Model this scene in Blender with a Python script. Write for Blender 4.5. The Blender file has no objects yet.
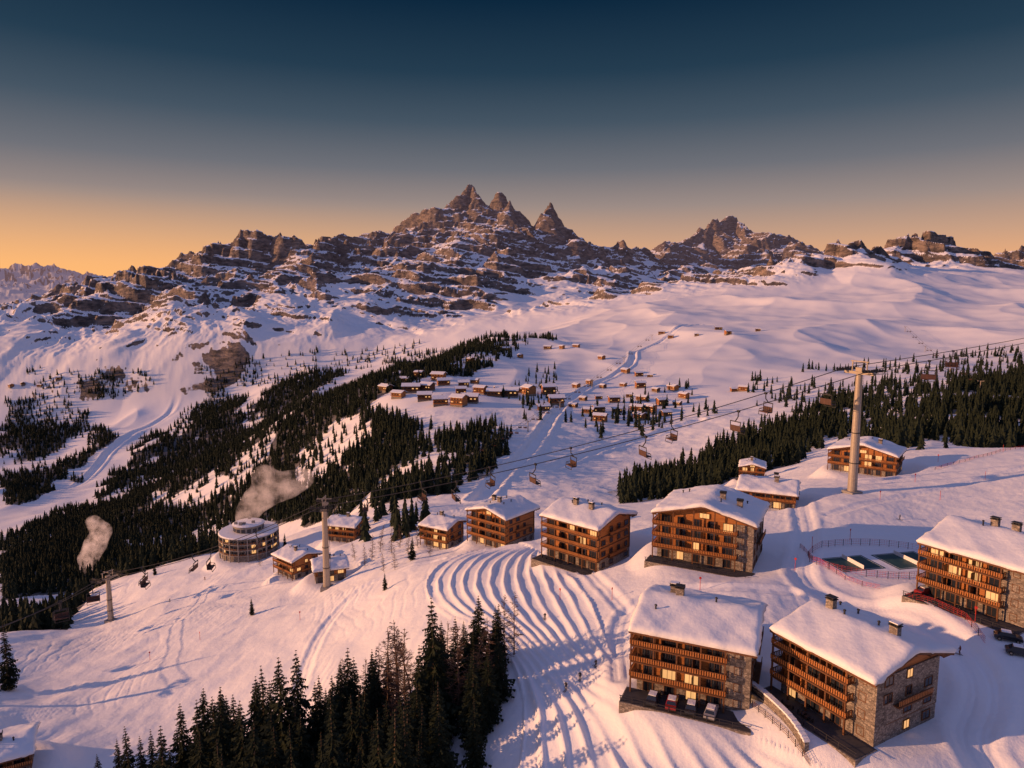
import bpy, math, random, time
import numpy as np
from mathutils import Vector, Matrix
T0=time.time()
S=1.35            # metres per survey unit
TH=math.radians(7.0); CT=math.cos(TH); ST=math.sin(TH); FP=683.0
rng=np.random.default_rng(7); random.seed(7)
scene=bpy.context.scene

# ------------------------------------------------------------------ survey helpers
def brg(a,b):
    u=(a-512)/FP; v=(384-b)/FP; d=CT+v*ST
    return u/d,(v*CT-ST)/d
# ------------------------------------------------------------------ noise
_ang=np.random.default_rng(3).random(4096)*2*np.pi
_ca=np.cos(_ang).astype(np.float32); _sa=np.sin(_ang).astype(np.float32)
def _h(ix,iy,seed):
    h=(ix*374761393+iy*668265263+seed*974711)&0xffffffff
    h=((h^(h>>13))*1274126177)&0xffffffff
    return ((h^(h>>16))&4095)
def pn(x,y,seed=0):
    xf=np.floor(x); yf=np.floor(y); ix=xf.astype(np.int64); iy=yf.astype(np.int64)
    fx=x-xf; fy=y-yf
    ux=fx*fx*fx*(fx*(fx*6-15)+10); uy=fy*fy*fy*(fy*(fy*6-15)+10)
    def g(i,j,dx,dy):
        k=_h(ix+i,iy+j,seed); return _ca[k]*dx+_sa[k]*dy
    a=g(0,0,fx,fy); b=g(1,0,fx-1,fy); c=g(0,1,fx,fy-1); d=g(1,1,fx-1,fy-1)
    return 1.5*((a*(1-ux)+b*ux)*(1-uy)+(c*(1-ux)+d*ux)*uy)
def fbm(x,y,o,seed=0,g=.5):
    s=0;a=1
    for i in range(o):
        s=s+a*pn(x*2**i+i*17.3,y*2**i-i*9.1,seed+i); a*=g
    return s
def ridged(x,y,o,seed=0,g=.5):
    s=0;a=1;t=0;w=1
    for i in range(o):
        c_,s_=math.cos(i*.9),math.sin(i*.9)
        n=1-np.abs(pn((x*c_-y*s_)*2**i+i*7.3,(x*s_+y*c_)*2**i-i*3.1,seed+i)); n=n*n
        s=s+a*n*w; t+=a; w=np.clip(n*1.4,0,1); a*=g
    return s/t
def ss(a,b,x):
    t=np.clip((x-a)/(b-a),0,1); return t*t*(3-2*t)
# ------------------------------------------------------------------ terrain control data: bearing column -> (elev mark, range)
COL={
 -170:[(768,112),(700,150),(650,190),(630,215),(668,300),(610,420),(545,800),(490,1300),(440,1700),(400,2100),(375,2500),(335,4000),(310,6000),(300,9000),(300,14000)],
 0:[(768,112),(700,150),(650,190),(632,215),(668,300),(608,420),(545,800),(490,1300),(440,1700),(400,2100),(385,2500),(350,4000),(315,6000),(300,9000),(300,14000)],
 100:[(768,115),(700,150),(650,190),(620,240),(595,280),(580,305),(620,400),(570,520),(530,800),(500,1150),(460,1500),(410,1900),(387,2300),(362,3000),(330,4500),(300,8000),(300,14000)],
 190:[(768,112),(700,140),(650,170),(600,225),(570,275),(553,305),(590,400),(545,600),(520,750),(470,900),(482,1150),(430,1600),(385,2100),(348,2600),(322,3200),(300,5000),(300,14000)],
 300:[(768,103),(700,125),(650,150),(600,192),(570,228),(548,270),(530,320),(560,420),(520,520),(480,650),(440,800),(402,950),(425,1300),(390,1700),(362,2100),(330,2600),(305,3200),(300,5000),(300,14000)],
 400:[(768,95),(700,110),(650,125),(600,150),(570,180),(545,215),(522,265),(500,330),(480,420),(440,560),(400,720),(378,850),(372,960),(388,1300),(365,1800),(343,2200),(318,2700),(300,3400),(300,5000),(300,14000)],
 470:[(768,88),(700,98),(650,112),(600,135),(562,162),(548,190),(527,235),(500,310),(470,400),(430,540),(400,700),(385,820),(350,1100),(345,1230),(352,1600),(335,2000),(312,2700),(292,3500),(295,5000),(300,14000)],
 560:[(768,80),(700,90),(650,105),(600,125),(572,143),(552,160),(532,182),(515,250),(490,330),(468,420),(430,560),(400,750),(370,950),(345,1200),(333,1500),(322,2000),(306,2700),(292,3600),(295,5500),(300,14000)],
 650:[(768,76),(700,86),(650,98),(600,112),(570,128),(552,139),(532,155),(515,200),(500,290),(480,380),(450,500),(420,640),(390,800),(350,1100),(320,1500),(304,1900),(310,2500),(298,3800),(300,6000),(300,14000)],
 740:[(768,74),(700,84),(650,93),(600,106),(560,127),(530,150),(506,180),(492,220),(481,300),(460,400),(430,520),(400,680),(360,950),(324,1300),(302,1750),(294,2000),(310,2900),(300,6000),(300,14000)],
 850:[(768,72),(700,80),(650,92),(600,108),(560,125),(520,150),(493,173),(474,208),(461,240),(450,350),(430,450),(400,600),(370,850),(336,1150),(302,1600),(284,1950),(274,2250),(295,3200),(300,6000),(300,14000)],
 940:[(768,71),(700,79),(650,89),(600,103),(560,122),(520,150),(488,175),(458,215),(446,280),(426,380),(400,500),(380,680),(350,1000),(314,1400),(286,1900),(274,2450),(290,3500),(300,6000),(300,14000)],
 1024:[(768,70),(700,77),(650,87),(600,100),(560,118),(520,142),(480,175),(455,205),(447,225),(456,300),(430,380),(402,500),(382,640),(350,950),(318,1300),(292,1800),(276,2500),(290,3500),(300,6000),(300,14000)],
 1180:[(768,70),(700,77),(650,87),(600,98),(560,115),(520,138),(475,172),(445,205),(438,225),(450,300),(425,380),(398,500),(378,640),(345,950),(315,1300),(290,1800),(274,2500),(290,3500),(300,6000),(300,14000)],
}
CP=[]
for a,l in COL.items():
    for b,Y in l:
        kx,e=brg(a,b); CP.append((kx*Y,Y,e*Y))
for X,Y,Z in [(-90,20,-80),(-50,20,-78),(-20,20,-74),(0,20,-66),(20,20,-60),(45,20,-55),(80,20,-52),(-80,60,-80),(-45,62,-76),(-20,60,-70),(0,55,-64),(20,50,-57),(45,50,-54),(70,45,-52),(-160,60,-92),(120,40,-50)]:
    CP.append((X,Y,Z))
CP=np.array(CP); A0=40.
def dom(X,Y): return X/(Y+A0)*2.2, np.log(Y+A0)
ca,cb=dom(CP[:,0],CP[:,1]); cv=CP[:,2]/(CP[:,1]+A0)
CC=.13
def phi(r2): return -np.sqrt(r2+CC*CC)
n=len(CP)
M=np.zeros((n+3,n+3)); M[:n,:n]=phi((ca[:,None]-ca)**2+(cb[:,None]-cb)**2)+np.eye(n)*.010
M[:n,n]=1;M[:n,n+1]=ca;M[:n,n+2]=cb;M[n:,:n]=M[:n,n:].T
W=np.linalg.solve(M,np.concatenate([cv,[0,0,0]]))
W32=W.astype(np.float32)
def base(X,Y):
    shp=np.shape(X); a,b=dom(np.asarray(X,float).ravel(),np.asarray(Y,float).ravel())
    a=a.astype(np.float32);b=b.astype(np.float32)
    out=W32[n]+W32[n+1]*a+W32[n+2]*b
    for i in range(n):
        da=a-np.float32(ca[i]); db=b-np.float32(cb[i])
        out-=W32[i]*np.sqrt(da*da+db*db+np.float32(CC*CC))
    return (out.astype(float)*(np.asarray(Y,float).ravel()+A0)).reshape(shp)
def hit0(a,b,y0=55,y1=1000):
    kx,e=brg(a,b); Y=np.geomspace(y0,y1,700); z=base(kx*Y,Y)
    k=np.argmax(z>=e*Y) 
    return float(kx*Y[k]),float(Y[k]),float(z[k])
# ------------------------------------------------------------------ building sites
SITES={}
def sitep(key,a,b,r,y0=55,y1=1000,dz=0):
    X,Y,zz=hit0(a,b,y0,y1); SITES[key]=(X,Y,zz+dz,r)
sitep('A',698,680,10); sitep('B',855,704,10)
sitep('C3',588,556,9); sitep('C4',710,554,11); sitep('C5',994,600,11)
sitep('C2',503,540,9); sitep('C1',444,543,6.5); sitep('C6',866,470,11); sitep('C7',768,502,8)
sitep('C8',752,480,6,150); sitep('hotel',250,556,13,55,300,1.5); sitep('s1',298,572,6.5); sitep('s2',330,577,6.5); sitep('s3',347,538,7); sitep('bl',2,770,7)
sitep('court',880,562,11)
for k,v in SITES.items(): print(k,[round(t,1) for t in v])
# terraces (matched inner / outer control points)
OUT=[(515,543),(472,551),(438,566),(422,590),(440,613),(478,628),(508,655),(524,695),(524,735),(515,800)]
INN=[(545,556),(556,566),(572,580),(588,598),(600,622),(608,650),(628,685),(675,715),(750,745),(850,800)]
OUTW=np.array([hit0(*p)[:2] for p in OUT]); INNW=np.array([hit0(*p)[:2] for p in INN])
def smoothpoly(P,it=3):
    for _ in range(it):
        Q=[P[0]]
        for i in range(len(P)-1):
            Q.append(P[i]*.75+P[i+1]*.25); Q.append(P[i]*.25+P[i+1]*.75)
        Q.append(P[-1]); P=np.array(Q)
    return P
RO,RI=smoothpoly(OUTW,3),smoothpoly(INNW,3)
def pdist(X,Y,P):
    d=np.full(X.shape,1e9)
    for i in range(len(P)-1):
        ax,ay=P[i]; bx,by=P[i+1]; vx,vy=bx-ax,by-ay; L=vx*vx+vy*vy+1e-9
        t=np.clip(((X-ax)*vx+(Y-ay)*vy)/L,0,1)
        d=np.minimum(d,np.hypot(X-ax-t*vx,Y-ay-t*vy))
    return d
def inpoly(X,Y,P):
    r=np.zeros(np.shape(X),bool); n_=len(P)
    for i in range(n_):
        x1,y1=P[i]; x2,y2=P[(i+1)%n_]
        if y1==y2: continue
        c=((y1>Y)!=(y2>Y))&(X<(x2-x1)*(Y-y1)/(y2-y1)+x1); r^=c
    return r
# ------------------------------------------------------------------ peaks: col,row,range,tip drop,tip length,slope,ribs
PK=[(472,188,4600,380,380,.27,5),(446,205,4560,130,90,.36,4),(428,214,4500,130,110,.32,4),(497,198,4450,200,130,.38,3),(512,206,4350,150,130,.34,4),
(405,232,4300,110,130,.30,4),(552,213,4200,240,230,.26,4),(574,233,4100,100,110,.34,3),(603,254,3900,70,100,.28,4),(530,240,4000,70,90,.34,3),
(335,221,3650,180,180,.30,5),(318,230,3600,100,80,.34,4),(272,235,3450,140,110,.31,4),(241,238,3400,130,110,.30,4),(300,246,3400,50,70,.33,3),(212,256,3250,90,100,.30,4),(190,271,3100,60,90,.31,4),(365,254,3700,60,80,.32,3),(385,247,4000,80,100,.32,3),
(320,276,2950,80,80,.34,4),(228,284,2850,70,80,.34,4),(395,279,3300,60,70,.32,3),(262,297,2650,55,70,.34,4),(350,286,2900,55,70,.34,4),(195,295,2750,50,70,.34,3),(290,290,2800,60,60,.34,4),
(735,218,5600,240,340,.29,5),(712,224,5500,130,150,.36,4),(752,228,5450,130,170,.38,4),(690,245,5300,100,140,.34,4),(664,257,5200,80,130,.31,4),(638,251,6200,100,170,.28,4),(612,254,6500,80,170,.28,4),(792,248,6000,130,110,.40,4),
(860,243,2320,70,80,.24,5),(838,245,2300,42,50,.25,4),(815,252,2260,38,50,.24,4),(790,263,2210,32,50,.23,4),(765,277,2150,24,50,.22,3),(880,248,2350,46,50,.25,4),
(908,228,2750,130,110,.27,4),(928,238,2760,66,60,.28,4),(895,248,2650,54,60,.26,4),(950,246,2750,54,70,.26,4),(970,255,2700,40,70,.24,4),
(990,257,3300,60,80,.26,4),(1022,247,3600,90,100,.28,4),(1060,253,3500,80,100,.28,4),(1110,240,3500,110,120,.29,4),
(35,261,12000,210,400,.16,4),(8,267,11500,170,350,.16,4),(62,267,11800,170,350,.16,4),(92,278,11000,140,340,.15,4),(140,271,11800,160,340,.16,4),(165,269,11600,160,340,.16,4),(186,273,11000,140,340,.16,4),(118,278,10500,140,340,.15,4),(-40,258,11500,180,360,.16,4),(-100,256,11000,180,360,.16,4),
(20,296,7500,120,240,.20,4),(70,292,7200,110,240,.20,4),(-40,294,7500,120,240,.20,4),
(5,318,4600,110,150,.28,4),(58,309,4700,110,150,.28,4),(103,299,4600,110,150,.28,4),(142,289,4400,100,130,.28,4),(167,282,4000,80,110,.28,4),(-60,308,4500,110,160,.28,4),(20,345,3500,70,110,.30,4),(75,336,3500,70,110,.30,4)]
def warp(X,Y):
    return X+50*pn(X/380,Y/380,51)+14*pn(X/120,Y/120,52), Y+50*pn(X/380,Y/380,61)+14*pn(X/120,Y/120,62)
def mount(X,Y):
    Xw,Yw=warp(X,Y); out=np.full(X.shape,-1e5)
    for i,(a,b,R,h,L,s,k) in enumerate(PK):
        kx,e=brg(a,b); xp,yp,zp=kx*R,R,e*R
        wx,wy=warp(np.array([xp]),np.array([yp]))
        dx=Xw-wx[0]; dy=Yw-wy[0]; d=np.hypot(dx,dy)
        th=np.arctan2(dy,dx)
        dd=d*(1+.38*(np.abs(np.cos(th*k*.5+i*1.7))*-2+1.15))
        out=np.maximum(out,zp-h*(1-np.exp(-dd/L))-s*dd)
    return out
# ------------------------------------------------------------------ grid
q=[np.geomspace(25+A0,600+A0,650,endpoint=False),np.geomspace(600+A0,2000+A0,230,endpoint=False),np.geomspace(2000+A0,6500+A0,620,endpoint=False),np.geomspace(6500+A0,19000,90)]
QR=np.concatenate(q); YR=QR-A0; NU=1240; UL=.96
UC=np.linspace(-UL,UL,NU)
X=UC[None,:]*QR[:,None]; Y=np.repeat(YR[:,None],NU,1)
Z=base(X,Y); print('grid base',X.shape,time.time()-T0)
amp=ss(350,1300,Y)*10
hills=(ridged(X/330,Y/420,2,11)-.55)*2.2+.3*fbm(X/140,Y/170,2,13)
Z+=amp*hills+ss(200,700,Y)*2.0*fbm(X/70,Y/70,2,15)
def carve(pts,wd,dep,y0,y1):
    P_=smoothpoly(np.array([hit0(a,b,y0,y1)[:2] for a,b in pts]),3)
    r0,r1=np.searchsorted(YR,P_[:,1].min()-60),np.searchsorted(YR,P_[:,1].max()+60)
    d=pdist(X[r0:r1],Y[r0:r1],P_)
    Z[r0:r1]+=-dep*(1-ss(wd*.5,wd,d))+dep*.6*np.exp(-((d-wd*1.35)/(wd*.35))**2)
carve([(478,500),(505,470),(535,446),(552,416),(574,396),(596,384),(634,366),(632,350),(668,336),(700,322)],5.0,1.7,280,1900)
carve([(20,500),(60,492),(95,470),(120,440),(160,420),(190,395)],9,3,1100,2400)
carve([(700,420),(640,436),(590,452),(545,470)],5,1.3,280,1500)
# mountains
i0=np.searchsorted(YR,1500)
Xm=X[i0:];Ym=Y[i0:];Zm=Z[i0:]
mt=mount(Xm,Ym)-(1-ss(1600,2100,Ym))*300
k=40.
dlt=mt-Zm
rug=ss(-30,70,dlt)
sm=np.maximum(mt,Zm)+np.maximum(k-np.abs(dlt),0)**2/(4*k)
up=ss(-150,10,sm)
hgt=np.clip(dlt,0,240)
rr=ridged(Xm/560+.12*pn(Xm/200,Ym/200,36),Ym/560+.12*pn(Xm/200,Ym/200,37),8,31,.53)
sm+=rug*(rr-.46)*(24+.74*hgt)*(.35+.65*up)
crag=ss(.35,.8,rug)*up
def strata(z,step,seed,amt):
    tt=(z+.15*Xm+.03*Ym+22*fbm(Xm/300,Ym/300,4,seed))/step
    fl=np.floor(tt); fr=tt-fl
    return z+((fl+ss(0,1,np.clip((fr-.3)/.34,0,1))*.92+fr*.08)*step-tt*step)*amt
m1=crag*(.25+.70*ss(-.1,.3,fbm(Xm/420,Ym/420,3,44)))*(1-.55*ss(260,420,sm))*(1-ss(6500,9000,Ym))
sm=strata(sm,50,41,m1*.85); sm=strata(sm,19,47,m1*.6)
sm+=rug*(.25+.75*up)*4*(ridged(Xm/70,Ym/70,4,99)-.5)*1.5
Z[i0:]=sm
print('mountains',time.time()-T0)
# near detail
i1=np.searchsorted(YR,650)
Xn=X[:i1];Yn=Y[:i1];Zn=Z[:i1]
flat=1-.6*ss(20,50,Xn)*(1-ss(230,300,Yn))
nd=(.8*fbm(Xn/26,Yn/26,3,71)+.45*(ridged(Xn/18,Yn/30,3,78)-.5))*flat+.12*fbm(Xn/5,Yn/5,3,75)
tpoly=np.concatenate([RO,RI[::-1]]); ins=inpoly(Xn,Yn,tpoly)
xi,yi=Xn[ins],Yn[ins]
edge=np.minimum(pdist(xi,yi,RO),pdist(xi,yi,RI)); rd=np.zeros_like(xi)
NL=11
for k_ in range(NL+1):
    P_=RO*(1-k_/NL)+RI*(k_/NL); d=pdist(xi+.25*pn(xi/6,yi/6,85),yi+.25*pn(xi/6,yi/6,86),P_); rd=np.maximum(rd,np.exp(-(d/.42)**2)*(.8+.45*pn(xi/9,yi/9,90+k_)))
tm=np.zeros_like(Xn); tm[ins]=ss(-.5,1.2,edge); rdf=np.zeros_like(Xn); rdf[ins]=rd
nd=nd*(1-.90*tm)+rdf*.58
for j,(dx_,dy_,per,sd) in enumerate(((.35,.94,1.9,120),(.8,.6,2.6,130),(-.3,.95,3.1,140))):
    cc_=Xn*dy_-Yn*dx_+7*pn(Xn/34,Yn/34,sd)+1.5*pn(Xn/9,Yn/9,sd+1)
    f_=np.abs((cc_/per)%1-.5)*per
    msk=ss(.08,.42,pn(Xn/30,Yn/45,sd+2))*(1-tm)*(1-.7*ss(0,25,Xn))
    nd-=.12*np.exp(-(f_/.28)**2)*msk
Zn=Zn+nd
for key,(x,y,z,r) in SITES.items():
    d=np.hypot(Xn-x,Yn-y); w=1-ss(r,r+6,d); w[d>r+6]=0
    Zn=Zn*(1-w)+z*w
def lane(pts,wd,dep):
    global Zn
    P=smoothpoly(np.array([hit0(*p)[:2] for p in pts]),2); d=pdist(Xn,Yn,P)
    rut=np.exp(-((d-wd*.35)/.22)**2)*.12
    Zn=Zn-dep*(1-ss(wd*.6,wd,d))+dep*.6*np.exp(-((d-wd*1.3)/(wd*.3))**2)-rut
lane([(1000,790),(965,740),(990,690),(960,645),(900,612),(830,600),(795,575),(808,540),(800,505)],2.4,.3)
lane([(300,690),(315,640),(345,600),(390,575),(440,560)],1.6,.25)
lane([(622,690),(618,640),(625,608),(660,590),(720,588),(790,592)],1.8,.3)
lane([(830,515),(880,500),(940,490),(1000,475),(1060,460)],1.6,.15)
lane([(560,545),(600,585),(625,608)],1.4,.2)
Z[:i1]=Zn
P=np.stack([X,Y,Z],-1)
du=np.gradient(P,axis=1); dv=np.gradient(P,axis=0)
N=np.cross(du,dv); N/=np.linalg.norm(N,axis=-1,keepdims=True)+1e-12
nz=np.abs(N[...,2]); slope=np.sqrt(1-nz**2)/np.maximum(nz,.05)
rock=np.zeros_like(Z)
sl=slope[i0:]+.20*fbm(Xm/150,Ym/150,4,91)+.10*ss(150,420,sm)*ss(.5,1,rug)-.3*(1-up)
rock[i0:]=ss(.68,.95,sl)*ss(.25,.6,rug)
print('rock',time.time()-T0)
# ------------------------------------------------------------------ sampler
def gz(x,y):
    x=np.asarray(x,float);y=np.asarray(y,float)
    r=np.interp(y,YR,np.arange(len(YR))); c=(x/(y+A0)+UL)/(2*UL)*(NU-1)
    r=np.clip(r,0,len(YR)-1.001);c=np.clip(c,0,NU-1.001)
    ri=r.astype(int);ci=c.astype(int);fr_=r-ri;fc=c-ci
    return (Z[ri,ci]*(1-fc)+Z[ri,ci+1]*fc)*(1-fr_)+(Z[ri+1,ci]*(1-fc)+Z[ri+1,ci+1]*fc)*fr_
def gz1(x,y): return float(gz(np.array([x]),np.array([y]))[0])
def hit(a,b,y0=45,y1=6000):
    kx,e=brg(a,b); Yy=np.geomspace(y0,y1,2500); z=gz(kx*Yy,Yy); g=z>=e*Yy
    k_=int(np.argmax(g)) if g.any() else len(Yy)//2
    return float(kx*Yy[k_]),float(Yy[k_]),float(z[k_])
def proj(x,y,z):
    d=y*CT-z*ST; return 512+FP*x/d, 384-FP*(y*ST+z*CT)/d
# ------------------------------------------------------------------ forest stands
ST_=[
([(0,560),(60,522),(110,492),(160,470),(230,438),(300,405),(380,374),(440,356),(492,343),(500,352),(470,372),(425,376),(390,390),(378,412),(420,430),(400,455),(390,480),(370,492),(330,522),(280,522),(215,548),(120,575),(60,590),(0,600)],380,1250,1.0),
([(395,425),(500,428),(512,450),(490,478),(440,500),(380,505),(370,490)],330,640,.5),
([(360,372),(430,350),(495,340),(560,335),(520,352),(480,372),(400,385)],700,1400,.35),
([(0,585),(40,575),(80,570),(85,600),(60,640),(0,660)],225,420,1.0),
([(75,592),(110,550),(215,525),(222,552),(150,575)],300,560,.8),
([(0,500),(0,400),(50,392),(85,412),(115,440),(70,480),(20,510)],1150,2250,.95),
([(100,492),(130,455),(195,405),(212,380),(238,398),(252,440),(190,468),(125,500)],1000,2400,1.0),
([(20,372),(150,372),(140,400),(40,396)],1600,2600,.45),
([(245,412),(285,380),(345,368),(330,395),(290,412),(250,425)],1200,2500,.95),
([(200,370),(300,352),(420,345),(440,356),(300,380),(210,392)],1500,2700,.3),
([(608,492),(650,476),(700,456),(760,424),(830,406),(900,396),(1024,374),(1180,350),(1180,440),(1024,446),(960,466),(900,460),(835,442),(770,462),(700,494),(620,504)],255,760,.66),
([(700,470),(760,440),(800,440),(800,462),(740,480)],255,420,.6),
([(0,540),(60,515),(95,500),(95,530),(30,552),(0,560)],700,1200,.8),
([(365,525),(400,510),(450,535),(440,560),(400,575),(365,560)],150,330,.12),
([(500,385),(560,370),(560,420),(520,430)],600,1000,.10),([(560,420),(700,380),(760,395),(700,425),(600,440)],500,1000,.05),
([(740,380),(900,360),(1024,350),(1024,378),(900,392),(760,410)],600,1300,.07),
]
GAP=[([(325,425),(372,415),(372,440),(345,470),(300,490),(290,470)],.8),([(170,500),(230,470),(235,480),(180,515)],.85),([(150,560),(210,520),(300,520),(300,530)],.4)]
fx=[];fy=[]
for (ya,yb,sp) in [(150,260,3.6),(260,700,4.0),(700,1300,5.2),(1300,2700,7.0)]:
    area=(.9)*(yb**2-ya**2); N_=int(area/sp**2)
    yy=np.sqrt(rng.random(N_)*(yb**2-ya**2)+ya**2); uu=rng.uniform(-.9,.9,N_)
    fx.append(uu*yy);fy.append(yy)
fx=np.concatenate(fx);fy=np.concatenate(fy);fz=gz(fx,fy);pa,pb=proj(fx,fy,fz)
def wob(x,y): return 9*pn(x/45,y/45,111)+6*pn(x/150,y/150,113),6*pn(x/45,y/45,112)
def stands(x,y,z):
    a_,b_=proj(x,y,z); wa,wb=wob(x,y); wf=np.clip(y/500,.5,1); a_=a_+wa*wf*1.6; b_=b_+wb*wf*1.4
    cl=fbm(x/(60+y*.04),y/(60+y*.04),3,101); D=np.zeros_like(a_)
    for poly,ya,yb,dn in ST_:
        m=inpoly(a_,b_,poly)&(y>ya)&(y<yb)
        dd=np.where(cl<-.42,.35,dn) if dn>.99 else np.clip(dn*(1+1.7*cl),0,1)
        D=np.where(m,np.maximum(D,dd),D)
    for poly,g_ in GAP: D=np.where(inpoly(a_,b_,poly),D*(1-g_),D)
    return D
dens=stands(fx,fy,fz)
for key,(x,y,z,r) in SITES.items(): dens[np.hypot(fx-x,fy-y)<r+3]=0
keep=rng.random(len(fx))<dens
fx=fx[keep];fy=fy[keep];fz=fz[keep];print('trees',len(fx),time.time()-T0)
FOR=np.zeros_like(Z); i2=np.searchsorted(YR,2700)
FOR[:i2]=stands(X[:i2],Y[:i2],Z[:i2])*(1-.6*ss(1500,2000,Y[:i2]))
# ------------------------------------------------------------------ materials
def newmat(name):
    m=bpy.data.materials.new(name); m.use_nodes=True; nt=m.node_tree; b=nt.nodes['Principled BSDF']; return m,nt,b
def N_(nt,t,**kw):
    nd_=nt.nodes.new(t)
    for k_,v in kw.items(): setattr(nd_,k_,v)
    return nd_
def mixc(nt,fac,a,b,bt='MIX'):
    m=nt.nodes.new('ShaderNodeMix'); m.data_type='RGBA'; m.blend_type=bt
    for s_,v in ((m.inputs[0],fac),(m.inputs[6],a),(m.inputs[7],b)):
        if isinstance(v,bpy.types.NodeSocket): nt.links.new(v,s_)
        elif isinstance(v,(int,float)): s_.default_value=v
        else: s_.default_value=(*v,1)
    return m.outputs[2]
def mathn(nt,op,a,b=0.,clamp=False):
    m=nt.nodes.new('ShaderNodeMath'); m.operation=op; m.use_clamp=clamp
    for i_,v in enumerate((a,b)):
        if isinstance(v,bpy.types.NodeSocket): nt.links.new(v,m.inputs[i_])
        else: m.inputs[i_].default_value=v
    return m.outputs[0]
def maprange(nt,v,a,b,c=0.,d=1.):
    m=nt.nodes.new('ShaderNodeMapRange'); nt.links.new(v,m.inputs[0])
    for i_,x in enumerate((a,b,c,d)): m.inputs[i_+1].default_value=x
    return m.outputs[0]
def noise(nt,vec,scale,detail=4,rough=.55):
    nn=nt.nodes.new('ShaderNodeTexNoise'); nn.inputs['Scale'].default_value=scale; nn.inputs['Detail'].default_value=detail; nn.inputs['Roughness'].default_value=rough
    nt.links.new(vec,nn.inputs['Vector']); return nn.outputs[0]
mt_,nt,b=newmat('alpine_ground'); L=nt.links
geo=nt.nodes.new('ShaderNodeNewGeometry'); pos=geo.outputs['Position']
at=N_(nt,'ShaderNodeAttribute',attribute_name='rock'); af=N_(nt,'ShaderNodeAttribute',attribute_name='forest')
mpr=nt.nodes.new('ShaderNodeMapping'); mpr.inputs['Scale'].default_value=(1,1,2.6); mpr.inputs['Rotation'].default_value=(0,.12,0); L.new(pos,mpr.inputs[0])
n1=noise(nt,mpr.outputs[0],.022,8,.65); n2=noise(nt,pos,.008,5); n3=noise(nt,pos,.25,5,.6)
rf=maprange(nt,mathn(nt,'ADD',at.outputs['Fac'],mathn(nt,'MULTIPLY',mathn(nt,'SUBTRACT',n1,.5),1.1)),.42,.54)
rockc=mixc(nt,maprange(nt,n2,.35,.65),(.19,.155,.135),(.37,.29,.235))
rockc=mixc(nt,maprange(nt,n1,.40,.62),rockc,(.080,.070,.066))
sp=nt.nodes.new('ShaderNodeSeparateXYZ'); L.new(pos,sp.inputs[0])
snowc=mixc(nt,maprange(nt,n2,.3,.7),(.84,.85,.87),(.90,.89,.89))
scrub_shade=maprange(nt,mathn(nt,'ADD',mathn(nt,'MULTIPLY',af.outputs['Fac'],1.0),mathn(nt,'MULTIPLY',mathn(nt,'SUBTRACT',n3,.5),.9)),.35,.75)
snowc=mixc(nt,mathn(nt,'MULTIPLY',scrub_shade,.88),snowc,(.040,.034,.030))  # dark scrubby floor under the stands, tree shade painted into its colour
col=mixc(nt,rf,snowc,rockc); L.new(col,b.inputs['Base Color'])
b.inputs['Roughness'].default_value=.65; b.inputs['Specular IOR Level'].default_value=.2
bp1=N_(nt,'ShaderNodeBump'); bp1.inputs['Strength'].default_value=.6; bp1.inputs['Distance'].default_value=.40; L.new(noise(nt,pos,.5,7,.65),bp1.inputs['Height'])
bp2=N_(nt,'ShaderNodeBump'); bp2.inputs['Distance'].default_value=22; L.new(n1,bp2.inputs['Height']); L.new(mathn(nt,'MULTIPLY',rf,.9),bp2.inputs['Strength']); L.new(bp1.outputs[0],bp2.inputs['Normal'])
L.new(bp2.outputs[0],b.inputs['Normal'])
hz=maprange(nt,sp.outputs[1],3800,17000,0,.62)  # aerial haze painted into the ground as emission, stronger with distance
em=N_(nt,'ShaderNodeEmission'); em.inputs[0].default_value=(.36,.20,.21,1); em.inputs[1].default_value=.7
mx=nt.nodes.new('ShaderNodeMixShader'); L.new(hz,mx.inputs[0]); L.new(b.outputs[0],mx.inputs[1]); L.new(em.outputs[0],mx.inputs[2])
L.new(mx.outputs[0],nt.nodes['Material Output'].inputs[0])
def npmesh(name,V,Fq,smooth=True):
    me=bpy.data.meshes.new(name); me.vertices.add(len(V)); me.vertices.foreach_set('co',V.astype(np.float32).ravel())
    nf,kf=Fq.shape; me.loops.add(nf*kf); me.loops.foreach_set('vertex_index',Fq.astype(np.int32).ravel())
    me.polygons.add(nf); me.polygons.foreach_set('loop_start',np.arange(0,nf*kf,kf,dtype=np.int32)); me.polygons.foreach_set('loop_total',np.full(nf,kf,dtype=np.int32))
    me.polygons.foreach_set('use_smooth',np.full(nf,smooth)); me.update(calc_edges=True); return me
nr=len(YR); idx=np.arange(nr*NU).reshape(nr,NU)
Fq=np.stack([idx[:-1,:-1],idx[:-1,1:],idx[1:,1:],idx[1:,:-1]],-1).reshape(-1,4)
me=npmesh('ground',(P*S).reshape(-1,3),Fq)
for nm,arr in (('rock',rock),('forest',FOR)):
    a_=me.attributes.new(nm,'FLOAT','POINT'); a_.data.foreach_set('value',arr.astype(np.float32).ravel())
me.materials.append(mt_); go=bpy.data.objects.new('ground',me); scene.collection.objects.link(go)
print('ground mesh',time.time()-T0)

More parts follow.
